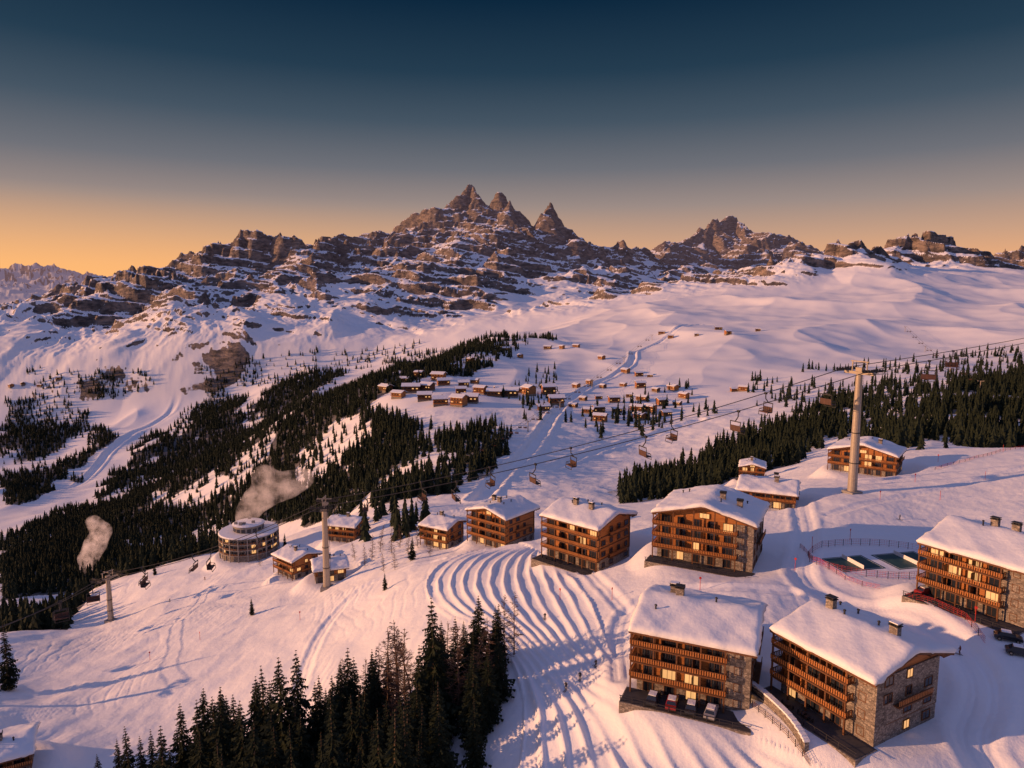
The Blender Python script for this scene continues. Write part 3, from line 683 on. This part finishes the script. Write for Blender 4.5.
LTr=[(388,738,112),(402,745,126),(414,722,98),(458,728,112),(447,694,74),(506,668,72),(514,655,60),(396,702,70),(366,722,66),(490,690,74),(425,700,80),(436,712,86),(380,715,72),(410,760,130),(470,715,90),(352,735,78),(398,725,96),
(372,560,26),(380,552,28),(392,555,26),(365,566,22),(400,548,24),(408,556,24),(418,548,22),(395,570,22),(260,566,16),(355,560,20),(384,572,20),(430,556,20)]
for i,(a,b_,h) in enumerate(LTr):
    x,y,z=hit(a,b_,50,900); hu=h*(y*CT-z*ST)/FP*1.06
    o=bpy.data.objects.new('bare_larch_tree',LM[i%4]); scene.collection.objects.link(o); s_=hu*S/18
    o.location=(x*S,y*S,z*S-.2); o.scale=(s_,s_,s_); o.rotation_euler=(0,0,random.uniform(0,6.28))
pc=bpy.data.collections.new('conifer_prototypes')
for i in range(5): pc.objects.link(bpy.data.objects.new('proto%d'%i,farcon(200+i)))
def scatter(name,pts,sc_,coll,nvar):
    me=bpy.data.meshes.new(name); me.vertices.add(len(pts)); me.vertices.foreach_set('co',pts.astype(np.float32).ravel())
    for nm,ty,ar in (('sc','FLOAT',sc_),('rz','FLOAT',rng.random(len(pts))*6.28),('vi','INT',rng.integers(0,nvar,len(pts)))):
        a=me.attributes.new(nm,ty,'POINT'); a.data.foreach_set('value',ar.astype(np.float32 if ty=='FLOAT' else np.int32))
    o=bpy.data.objects.new(name,me); scene.collection.objects.link(o)
    ng=bpy.data.node_groups.new(name,'GeometryNodeTree'); ng.interface.new_socket('Geometry',in_out='INPUT',socket_type='NodeSocketGeometry'); ng.interface.new_socket('Geometry',in_out='OUTPUT',socket_type='NodeSocketGeometry')
    gi=ng.nodes.new('NodeGroupInput');go_=ng.nodes.new('NodeGroupOutput');ip=ng.nodes.new('GeometryNodeInstanceOnPoints');ci=ng.nodes.new('GeometryNodeCollectionInfo')
    ci.inputs['Collection'].default_value=coll; ci.inputs['Separate Children'].default_value=True; ci.inputs['Reset Children'].default_value=True
    def na(nm,ty):
        a=ng.nodes.new('GeometryNodeInputNamedAttribute'); a.data_type=ty; a.inputs['Name'].default_value=nm; return a.outputs['Attribute']
    cx=ng.nodes.new('ShaderNodeCombineXYZ'); ng.links.new(na('rz','FLOAT'),cx.inputs[2])
    ng.links.new(gi.outputs[0],ip.inputs['Points']); ng.links.new(ci.outputs[0],ip.inputs['Instance']); ip.inputs['Pick Instance'].default_value=True
    ng.links.new(na('vi','INT'),ip.inputs['Instance Index']); ng.links.new(cx.outputs[0],ip.inputs['Rotation']); ng.links.new(na('sc','FLOAT'),ip.inputs['Scale'])
    ng.links.new(ip.outputs[0],go_.inputs[0]); md=o.modifiers.new('scatter','NODES'); md.node_group=ng
    return o
scl=rng.uniform(.45,1.1,len(fx))*(1+.35*ss(1100,1500,fy))
scatter('conifer_forest',np.stack([fx*S,fy*S,fz*S],-1),scl,pc,5)
print('trees done',time.time()-T0)
# ------------------------------------------------------------------ chairlift
def tower(a,b_,toppy,y0,y1,leanang,scale=1.):
    x,y,z=hit(a,b_,y0,y1); _,e=brg(a,toppy); h=(e*y-z)*S
    em_=empty('chairlift_tower',(x*S,y*S,z*S),leanang); w=1.0*scale
    m=MB(); m.box((0,0,0),(3*w,3*w,1.6),1); m.cyl((0,0,.5),(0,0,h-.6),1.0*w,.68*w,16,0)
    m.cyl((0,0,h*.5),(0,0,h*.5+.3),.92*w,.92*w,16,2); m.cyl((0,0,h*.25),(0,0,h*.25+.3),1.0*w,1.0*w,16,2)
    for i in range(int(h/.9)): m.box((0,-1.1*w,1.2+i*.9),(.6,.06,.06),2)
    for sx in (-.3,.3): m.box((sx,-1.13*w,h*.5),(.06,.06,h-2),2)
    m.obj('column',[STEEL,CONC,DARKM],em_)
    c=MB(); c.box((0,0,h-.3),(7.6*w,.6*w,.6*w),0); c.box((0,0,h+.5*w),(1.6*w,.6*w,1.0*w),0)
    for sg in (-1,1):
        xx=sg*3.4*w
        c.box((xx,0,h+.45),(.28,5.8*w,.4),1)
        for i in range(8): c.cyl((xx-.16,(-2.8+i*.8)*w,h+.85),(xx+.16,(-2.8+i*.8)*w,h+.85),.30*w,.30*w,10,1)
        c.box((sg*4.3*w,0,h-.1),(.9,5.6*w,.1),2)
        for i in range(5): c.box((sg*4.7*w,(-2.7+i*1.35)*w,h+.5),(.09,.09,1.3),2)
        c.box((sg*4.7*w,0,h+1.15),(.09,5.6*w,.09),2); c.box((sg*4.7*w,0,h+.6),(.07,5.6*w,.07),2)
        c.box((sg*1.9*w,0,h+1.1*w),(.2*w,.2*w,2.2*w),0)
    c.box((0,0,h+2.3*w),(4.6*w,.22*w,.22*w),0)
    c.box((0,0,h+2.0*w),(.2*w,4.0*w,.2*w),0)
    c.obj('crossarm_and_sheaves',[STEEL,DARKM,DARKM],em_)
    return Vector((x*S,y*S,z*S+h+1.2)),leanang,w
def dirang(p,q_): return math.atan2(-(q_[0]-p[0]),(q_[1]-p[1]))
t1=hit(852,493,120,400);t2=hit(327,588,120,400);t3=hit(111,621,150,450)
A1=dirang(t1,t2);A2=dirang(t2,t3)
TW=[tower(1150,430,308,180,500,A1,1.3),tower(852,493,372,120,400,A1+.5,1.6),tower(327,588,506,120,400,(A1+A2)/2+.3,1.45),tower(111,621,578,150,450,A2,1.35),tower(-70,700,655,100,300,A2,1.)]
for t in TW: print('tower',[round(v,1) for v in t[0]])
CH=MB()
CH.box((0,0,-.05),(.6,.4,.4),0)
CH.cyl((0,0,0),(0,.05,-1.1),.11,.11,6,0); CH.cyl((0,.05,-1.1),(0,.75,-1.9),.11,.11,6,0)
CH.box((0,.75,-1.95),(2.9,.16,.16),0)
for sx in (-1.45,1.45):
    CH.cyl((sx,.75,-1.95),(sx,.65,-3.7),.08,.08,6,0); CH.cyl((sx,.65,-3.7),(sx,-.35,-3.75),.08,.08,6,0); CH.cyl((sx,-.35,-3.2),(sx,.65,-3.1),.06,.06,6,0); CH.cyl((sx,-.35,-3.2),(sx,-.55,-4.3),.06,.06,6,0)
CH.box((0,.12,-3.72),(2.85,1.0,.22),1); CH.box((0,.66,-3.2),(2.85,.18,.95),1); CH.box((0,-.38,-3.2),(2.85,.08,.08),0); CH.box((0,-.55,-4.3),(2.85,.1,.08),0)
for i in range(1,4): CH.box((-1.45+i*.725,.54,-3.2),(.06,.06,.92),0)
CHM=CH.mesh('chair_mesh',[DARKM,simple('chair_vinyl',(.06,.03,.025),(.10,.05,.04),2,.6)])
rope=MB()
def span(i,sg,sag):
    p,a,w=TW[i]; q_,a2,w2=TW[i+1]
    P0=p+Vector((math.cos(a)*sg*3.4*w,math.sin(a)*sg*3.4*w,0)); P1=q_+Vector((math.cos(a2)*sg*3.4*w2,math.sin(a2)*sg*3.4*w2,0))
    f=lambda t: P0.lerp(P1,t)-Vector((0,0,sag*4*t*(1-t)))
    for k_ in range(24): rope.cyl(f(k_/24),f((k_+1)/24),.15,.15,5,0,False)
    return f
def chairs(f,ts,sg):
    for t in ts:
        p=f(t); q_=f(min(1,t+.01))-f(max(0,t-.01)); o=bpy.data.objects.new('chairlift_chair',CHM); scene.collection.objects.link(o); o.location=p
        o.rotation_euler=(0,0,math.atan2(q_.y,q_.x)+math.pi/2*(1 if sg>0 else -1)+random.uniform(-.1,.1)+.5); o.scale=(1.7,1.7,1.85)
for i,sag in ((0,3),(1,4),(2,4),(3,3)):
    for sg in (-1,1):
        f=span(i,sg,sag)
        ts={(0,1):[.12,.32,.5,.8],(0,-1):[.22,.40,.62,.9],(1,1):[.14,.31,.50,.66,.80,.92],(1,-1):[.07,.22,.38,.58,.73],(2,1):[.3,.6,.86],(2,-1):[.45,.76],(3,1):[.2,.42],(3,-1):[.3,.7]}[(i,sg)]
        chairs(f,ts,sg)
rope.obj('haul_rope',[DARKM])
# second lift climbing the far hill
mp_=MB(); mp_.cyl((0,0,-1),(0,0,12),.6,.4,8,0); mp_.box((0,0,12),(6,.5,.6),0); mp_.box((-2.8,0,12.4),(.3,3,.5),0); mp_.box((2.8,0,12.4),(.3,3,.5),0); MPM=mp_.mesh('pylon_mesh',[STEEL])
def lift2(pts,name):
    tops=[]
    for a,b_ in pts:
        x,y,z=hit(a,b_,300,2500); tops.append(Vector((x*S,y*S,z*S+12.7)))
    for i,t in enumerate(tops):
        j=min(i,len(tops)-2); dv=tops[j+1]-tops[j]; an=math.atan2(dv.y,dv.x)-math.pi/2
        o=bpy.data.objects.new('lift_pylon',MPM); scene.collection.objects.link(o); o.location=t-Vector((0,0,12.7)); o.rotation_euler=(0,0,an)
    rp=MB()
    for i in range(len(tops)-1):
        dv=(tops[i+1]-tops[i]); pr=Vector((-dv.y,dv.x,0)).normalized()*2.8
        for sg in (-1,1):
            rp.cyl(tops[i]+pr*sg,tops[i+1]+pr*sg,.12,.12,4,0,False)
            for t in (.2,.5,.8):
                p=tops[i].lerp(tops[i+1],t)+pr*sg; o=bpy.data.objects.new('chairlift_chair',CHM); scene.collection.objects.link(o); o.location=p; o.rotation_euler=(0,0,math.atan2(dv.y,dv.x)+1.57); o.scale=(1.2,1.2,1.2)
    rp.obj(name,[DARKM])
lift2([(470,470),(498,452),(528,432),(560,410),(592,388),(624,364),(652,340)],'haul_rope')
lift2([(980,392),(950,372),(925,352),(905,332)],'haul_rope')
# ------------------------------------------------------------------ court, fences, walls
def fence(pts,h,name,mat_net,post=2.2):
    W_=[Vector((p[0]*S,p[1]*S,0)) for p in pts]; m=MB()
    for i in range(len(W_)-1):
        a,b_=W_[i],W_[i+1]; l=(b_-a).length; nn=max(1,int(l/post))
        for k_ in range(nn):
            p=a.lerp(b_,k_/nn); q_=a.lerp(b_,(k_+1)/nn); zp=gz1(p.x/S,p.y/S)*S; zq=gz1(q_.x/S,q_.y/S)*S
            m.box((p.x,p.y,zp+h/2-.2),(.10,.10,h+.5),0)
            for hh in (.25,.55,.8,1.0): m.cyl((p.x,p.y,zp+h*hh),(q_.x,q_.y,zq+h*hh),.03,.03,4,1,False)
            for j in range(1,4):
                c=p.lerp(q_,j/4); zc=zp+(zq-zp)*j/4; m.cyl((c.x,c.y,zc+.2*h),(c.x,c.y,zc+h),.02,.02,3,1,False)
    return m.obj(name,[DARKM,mat_net])
cx,cy,cz,_=SITES['court']
ring=[(cx+13*math.cos(t),cy+8.5*math.sin(t)) for t in np.linspace(-.3,5.6,22)]
fence(ring,1.8,'safety_net_fence',RED)
fp=[hit(a,b_,60,400)[:2] for a,b_ in ((905,600),(935,606),(965,620),(985,645))]; fence(fp,1.5,'safety_net_fence',RED)
fp=[hit(a,b_,60,400)[:2] for a,b_ in ((800,548),(812,560),(845,580),(880,590))]; fence(fp,1.2,'piste_fence',RED,3)
fp=[hit(a,b_,60,400)[:2] for a,b_ in ((935,470),(965,462),(1000,452),(1030,448))]; fence(fp,1.2,'piste_fence',RED,4)
fp=[hit(a,b_,50,400)[:2] for a,b_ in ((740,700),(765,718),(788,738),(810,768))]; fence(fp,1.2,'timber_fence',WOODD,1.6)
ce=empty('sports_court',(cx*S,cy*S,cz*S+.02),math.radians(12))
m=MB(); m.box((0,0,.03),(30,15,.06),0)
m.box((-8,0,.08),(12,9,.03),1); m.box((7,-1,.08),(13,10,.03),1)
m.obj('surfaces',[SNOW,COURT],ce)
m=MB()
for c0,w_,h_ in ((-8,11,8),(7,12,9)):
    yo=0 if c0<0 else -1
    for a in (-1,1): m.box((c0+a*w_/2,yo,.105),(.12,h_,.01)); m.box((c0,yo+a*h_/2,.11),(w_,.12,.01))
    m.box((c0,yo,.115),(.12,h_,.01)); m.box((c0,yo,.6),(.05,h_,1.0))
m.obj('markings_and_nets',[WHITEP],ce)
def wall(pts,h,th,name):
    m=MB(); P_=smoothpoly(np.array(pts),2); W_=[Vector((p[0]*S,p[1]*S,0)) for p in P_]
    for i in range(len(W_)-1):
        a,b_=W_[i],W_[i+1]; l=(b_-a).length; rz_=math.atan2((b_-a).y,(b_-a).x)
        c=a.lerp(b_,.5); z=gz1(c.x/S,c.y/S)*S; m.box((c.x,c.y,z+h/2-1.5),(l+.2,th,h+3),0,rz_); m.box((c.x,c.y,z+h+.15+.003*i),(l+.25,th+.25,.32),1,rz_)
    m.obj(name,[STONE,SNOW])
wall([hit(a,b_,50,400)[:2] for a,b_ in ((748,690),(772,708),(792,728),(806,752))],1.5,.7,'stone_retaining_wall')
pm=MB(); pm.cyl((0,0,-.3),(0,0,3.2),.07,.06,6,0); pm.box((0,0,2.9),(.5,.06,.5),0); PMM=pm.mesh('marker_mesh',[RED])
for a,b_ in ((850,540),(812,548),(795,570),(938,462),(985,480),(1003,452),(915,482),(560,600),(612,600),(700,590),(940,500),(880,500),(300,620),(200,640),(150,660),(975,622)):
    x,y,z=hit(a,b_,60,600); o=bpy.data.objects.new('piste_marker_pole',PMM); scene.collection.objects.link(o); o.location=(x*S,y*S,z*S); o.rotation_euler=(0,0,random.uniform(-1,1))
def car(a,b_,rot,paint,y0=60,off=0):
    x,y,z=hit(a,b_,y0,400); e=empty('parked_car',(x*S,y*S,z*S+off),math.radians(rot)); m=MB()
    prof=[(-2.2,.35),(-2.25,.8),(-2.1,1.0),(-1.7,1.05),(-1.2,1.55),(.5,1.6),(1.15,1.1),(2.0,.95),(2.25,.75),(2.2,.35)]
    k_=len(prof); pts=[(p,-.9 if q_<1.2 else -.72,q_) for p,q_ in prof]+[(p,.9 if q_<1.2 else .72,q_) for p,q_ in prof]
    m.poly(pts,[tuple(range(k_)),tuple(range(2*k_-1,k_-1,-1))]+[(i,k_+i,k_+(i+1)%k_,(i+1)%k_) for i in range(k_)],0)
    body=m.obj('body',[paint],e); bv=body.modifiers.new('b','BEVEL'); bv.width=.06; bv.segments=2
    g=MB(); 
    for sg in (-1,1): g.poly([(-1.55,sg*.84,1.1),(.95,sg*.84,1.12),(.45,sg*.745,1.52),(-1.1,sg*.745,1.5)],[(0,1,2,3)],0)
    g.poly([(.58,-.68,1.56),(.58,.68,1.56),(1.12,.8,1.15),(1.12,-.8,1.15)],[(0,1,2,3)],0); g.poly([(-1.3,-.68,1.5),(-1.3,.68,1.5),(-1.72,.8,1.1),(-1.72,-.8,1.1)],[(0,1,2,3)],0); g.obj('windows',[GLASS],e)
    w_=MB()
    for sx in (-1.4,1.4):
        for sy in (-.9,.9): w_.cyl((sx,sy-.11,.34),(sx,sy+.11,.34),.34,.34,14,0); w_.cyl((sx,sy-.12,.34),(sx,sy+.12,.34),.18,.18,10,1)
    w_.obj('wheels',[RUB,STEEL],e)
    s_=MB(); s_.box((-.35,0,1.66),(1.5,1.3,.12)); s_.obj('roof_snow',[SNOW],e)
    return e
PR=carpaint('red_paint',(.25,.015,.015));PD=carpaint('dark_paint',(.02,.022,.03));PW=carpaint('silver_paint',(.3,.3,.32))
car(925,594,20,PR);car(1008,640,-30,PD);car(1020,655,-30,PD)
X0,Y0,Z0,_=SITES['A']
for k_,pt in enumerate((PD,PR,PD,PW)):
    ca_=math.radians(-24); lx,ly=-6+k_*3.3,-8-3.0
    wx=X0*S+lx*math.cos(ca_)-ly*math.sin(ca_); wy=Y0*S+lx*math.sin(ca_)+ly*math.cos(ca_)
    o=car(700,690,0,pt); o.location=(wx,wy,Z0*S+.18); o.rotation_euler=(0,0,ca_+math.pi/2+random.uniform(-.08,.08))
# ------------------------------------------------------------------ skiers
JK=[simple('ski_jacket_a',(.02,.02,.03),(.04,.04,.05),3),simple('ski_jacket_b',(.15,.03,.02),(.2,.05,.03),3)]
def skier(a,b_,rot,mat):
    x,y,z=hit(a,b_,50,500); e=empty('skier',(x*S,y*S,z*S+.05),rot)
    V=[(0,0,.95),(0,.02,1.2),(0,.06,1.42),(0,.08,1.55),(0,.1,1.68),(.1,.02,.9),(.14,.14,.5),(.14,.0,.1),(.14,.14,.06),(-.1,.02,.9),(-.14,.14,.5),(-.14,0,.1),(-.14,.14,.06),(.2,.06,1.4),(.32,.1,1.15),(.3,.35,1.05),(-.2,.06,1.4),(-.32,.1,1.15),(-.3,.35,1.05)]
    E=[(0,1),(1,2),(2,3),(3,4),(0,5),(5,6),(6,7),(7,8),(0,9),(9,10),(10,11),(11,12),(2,13),(13,14),(14,15),(2,16),(16,17),(17,18)]
    Rr=[.16,.16,.17,.07,.12,.11,.09,.07,.06,.11,.09,.07,.06,.09,.06,.05,.09,.06,.05]
    me=bpy.data.meshes.new('body'); me.from_pydata(V,E,[]); me.materials.append(mat); o=bpy.data.objects.new('body',me); scene.collection.objects.link(o); o.parent=e
    md=o.modifiers.new('s','SKIN')
    for i,r_ in enumerate(Rr): me.skin_vertices[0].data[i].radius=(r_,r_)
    me.skin_vertices[0].data[0].use_root=True; o.modifiers.new('ss','SUBSURF').levels=1
    m=MB()
    for sx in (-.14,.14): m.box((sx,.1,0),(.1,1.7,.03),0); m.box((sx,.98,.05),(.1,.2,.03),0)
    for sx in (-.32,.32): m.cyl((sx,.36,1.1),(sx*1.3,-.1,.0),.012,.012,4,0)
    m.obj('skis_and_poles',[DARKM],e)
for a,b_,r_,k_ in ((596,668,.5,0),(566,690,2.6,0),(580,680,2.8,0),(205,580,1,1),(170,602,1.5,0),(545,620,.3,0),(960,655,.8,1),(900,520,.8,0)): skier(a,b_,r_,JK[k_])
# ------------------------------------------------------------------ steam
def steam(name,x,y,z,blobs,dn):
    mb=bpy.data.metaballs.new(name); mb.resolution=2.0; mb.render_resolution=1.5
    o=bpy.data.objects.new(name,mb); scene.collection.objects.link(o); o.location=(x,y,z)
    for bx,by,bz,r_ in blobs:
        el=mb.elements.new(); el.co=(bx,by,bz); el.radius=r_
    m=bpy.data.materials.new(name+'_vapour'); m.use_nodes=True; nt=m.node_tree; nt.nodes.remove(nt.nodes['Principled BSDF'])
    pv=nt.nodes.new('ShaderNodeVolumePrincipled'); pv.inputs['Color'].default_value=(.98,.94,.92,1); pv.inputs['Anisotropy'].default_value=-.1
    tc=nt.nodes.new('ShaderNodeTexCoord'); nn=noise(nt,tc.outputs['Object'],.11,6,.7)
    d_=maprange(nt,nn,.42,.74,0,dn); nt.links.new(d_,pv.inputs['Density'])
    pv.inputs['Emission Color'].default_value=(.75,.42,.33,1); nt.links.new(mathn(nt,'MULTIPLY',d_,.7),pv.inputs['Emission Strength'])  # vapour given its own faint glow in place of multiply scattered light
    nt.links.new(pv.outputs[0],nt.nodes['Material Output'].inputs['Volume'])
    mb.materials.append(m)
hx_,hy_,hz_,_=SITES['hotel']
steam('steam_plume',hx_*S-2,hy_*S+6,hz_*S,[(-3,0,16,7),(-1,0,21,11),(4,2,28,14),(13,3,34,15),(23,4,37,14),(31,5,40,10),(9,2,42,12)],.12)
x,y,z=hit(88,575,330,900)
steam('steam_plume',x*S,y*S,z*S,[(-4,6,4,12),(-2,6,16,18),(5,8,30,20),(12,9,44,18),(4,9,54,13)],.045)
# ------------------------------------------------------------------ sun, sky, camera
el=math.radians(11.5); az=math.radians(-95)
sv=Vector((math.sin(az)*math.cos(el),math.cos(az)*math.cos(el),math.sin(el)))
ld=bpy.data.lights.new('sun','SUN'); ld.energy=5.0; ld.angle=math.radians(.6); ld.color=(1,.50,.25); lo=bpy.data.objects.new('sun',ld); scene.collection.objects.link(lo); lo.rotation_euler=(-sv).to_track_quat('-Z','Y').to_euler(); lo.location=(-200,-50,200)
w=bpy.data.worlds.new('World'); scene.world=w; w.use_nodes=True; nt=w.node_tree; bg=nt.nodes['Background']
tc=nt.nodes.new('ShaderNodeTexCoord'); sx=nt.nodes.new('ShaderNodeSeparateXYZ'); nt.links.new(tc.outputs['Generated'],sx.inputs[0])
cr=nt.nodes.new('ShaderNodeValToRGB'); nt.links.new(sx.outputs[2],cr.inputs[0]); R_=cr.color_ramp
stops=[(0,(.90,.43,.17)),(.045,(.84,.41,.19)),(.085,(.58,.34,.22)),(.13,(.33,.255,.23)),(.18,(.155,.158,.18)),(.24,(.057,.086,.12)),(.30,(.016,.043,.075)),(.38,(.002,.018,.044)),(.46,(.004,.018,.046)),(.60,(.05,.068,.15)),(.75,(.15,.175,.37)),(1,(.19,.215,.44))]
R_.elements[0].position=0;R_.elements[0].color=(*stops[0][1],1);R_.elements[1].position=1;R_.elements[1].color=(*stops[-1][1],1)
for p_,c_ in stops[1:-1]:
    e_=R_.elements.new(p_); e_.color=(*c_,1)
sky=nt.nodes.new('ShaderNodeTexSky'); sky.sky_type='NISHITA'; sky.sun_disc=False; sky.sun_elevation=el; sky.sun_rotation=az; sky.altitude=2000
bg2=nt.nodes.new('ShaderNodeBackground'); nt.links.new(sky.outputs[0],bg2.inputs[0]); bg2.inputs[1].default_value=.002
# the twilight arch is warm over the range to the north; the southern sky is cool and dusky
cool=nt.nodes.new('ShaderNodeValToRGB'); nt.links.new(sx.outputs[2],cool.inputs[0]); C_=cool.color_ramp
C_.elements[0].position=0; C_.elements[0].color=(.17,.17,.27,1); C_.elements[1].position=1; C_.elements[1].color=(.19,.215,.44,1)
e_=C_.elements.new(.35); e_.color=(.10,.125,.24,1)
colr0=mixc(nt,maprange(nt,sx.outputs[1],.15,-.45,0,1),cr.outputs[0],cool.outputs[0])
dt=mathn(nt,'ADD',mathn(nt,'MULTIPLY',sx.outputs[0],sv.x),mathn(nt,'MULTIPLY',sx.outputs[1],sv.y))
wm=mathn(nt,'MULTIPLY',maprange(nt,dt,-.3,1,0,1),maprange(nt,sx.outputs[2],.0,.14,1,0))
colr=mixc(nt,wm,colr0,(1.15,.56,.15))
nt.links.new(colr,bg.inputs[0]); bg.inputs[1].default_value=1.0
ad=nt.nodes.new('ShaderNodeAddShader'); nt.links.new(bg.outputs[0],ad.inputs[0]); nt.links.new(bg2.outputs[0],ad.inputs[1]); nt.links.new(ad.outputs[0],nt.nodes['World Output'].inputs[0])
cd=bpy.data.cameras.new('camera'); cd.lens=24.01; cd.sensor_width=36; cd.clip_end=60000; cd.clip_start=1
co=bpy.data.objects.new('camera',cd); scene.collection.objects.link(co); co.location=(0,0,0); co.rotation_euler=(math.radians(83),0,0); scene.camera=co
scene.view_settings.view_transform='Standard'; scene.view_settings.look='None'; scene.view_settings.exposure=0
print('done',time.time()-T0)
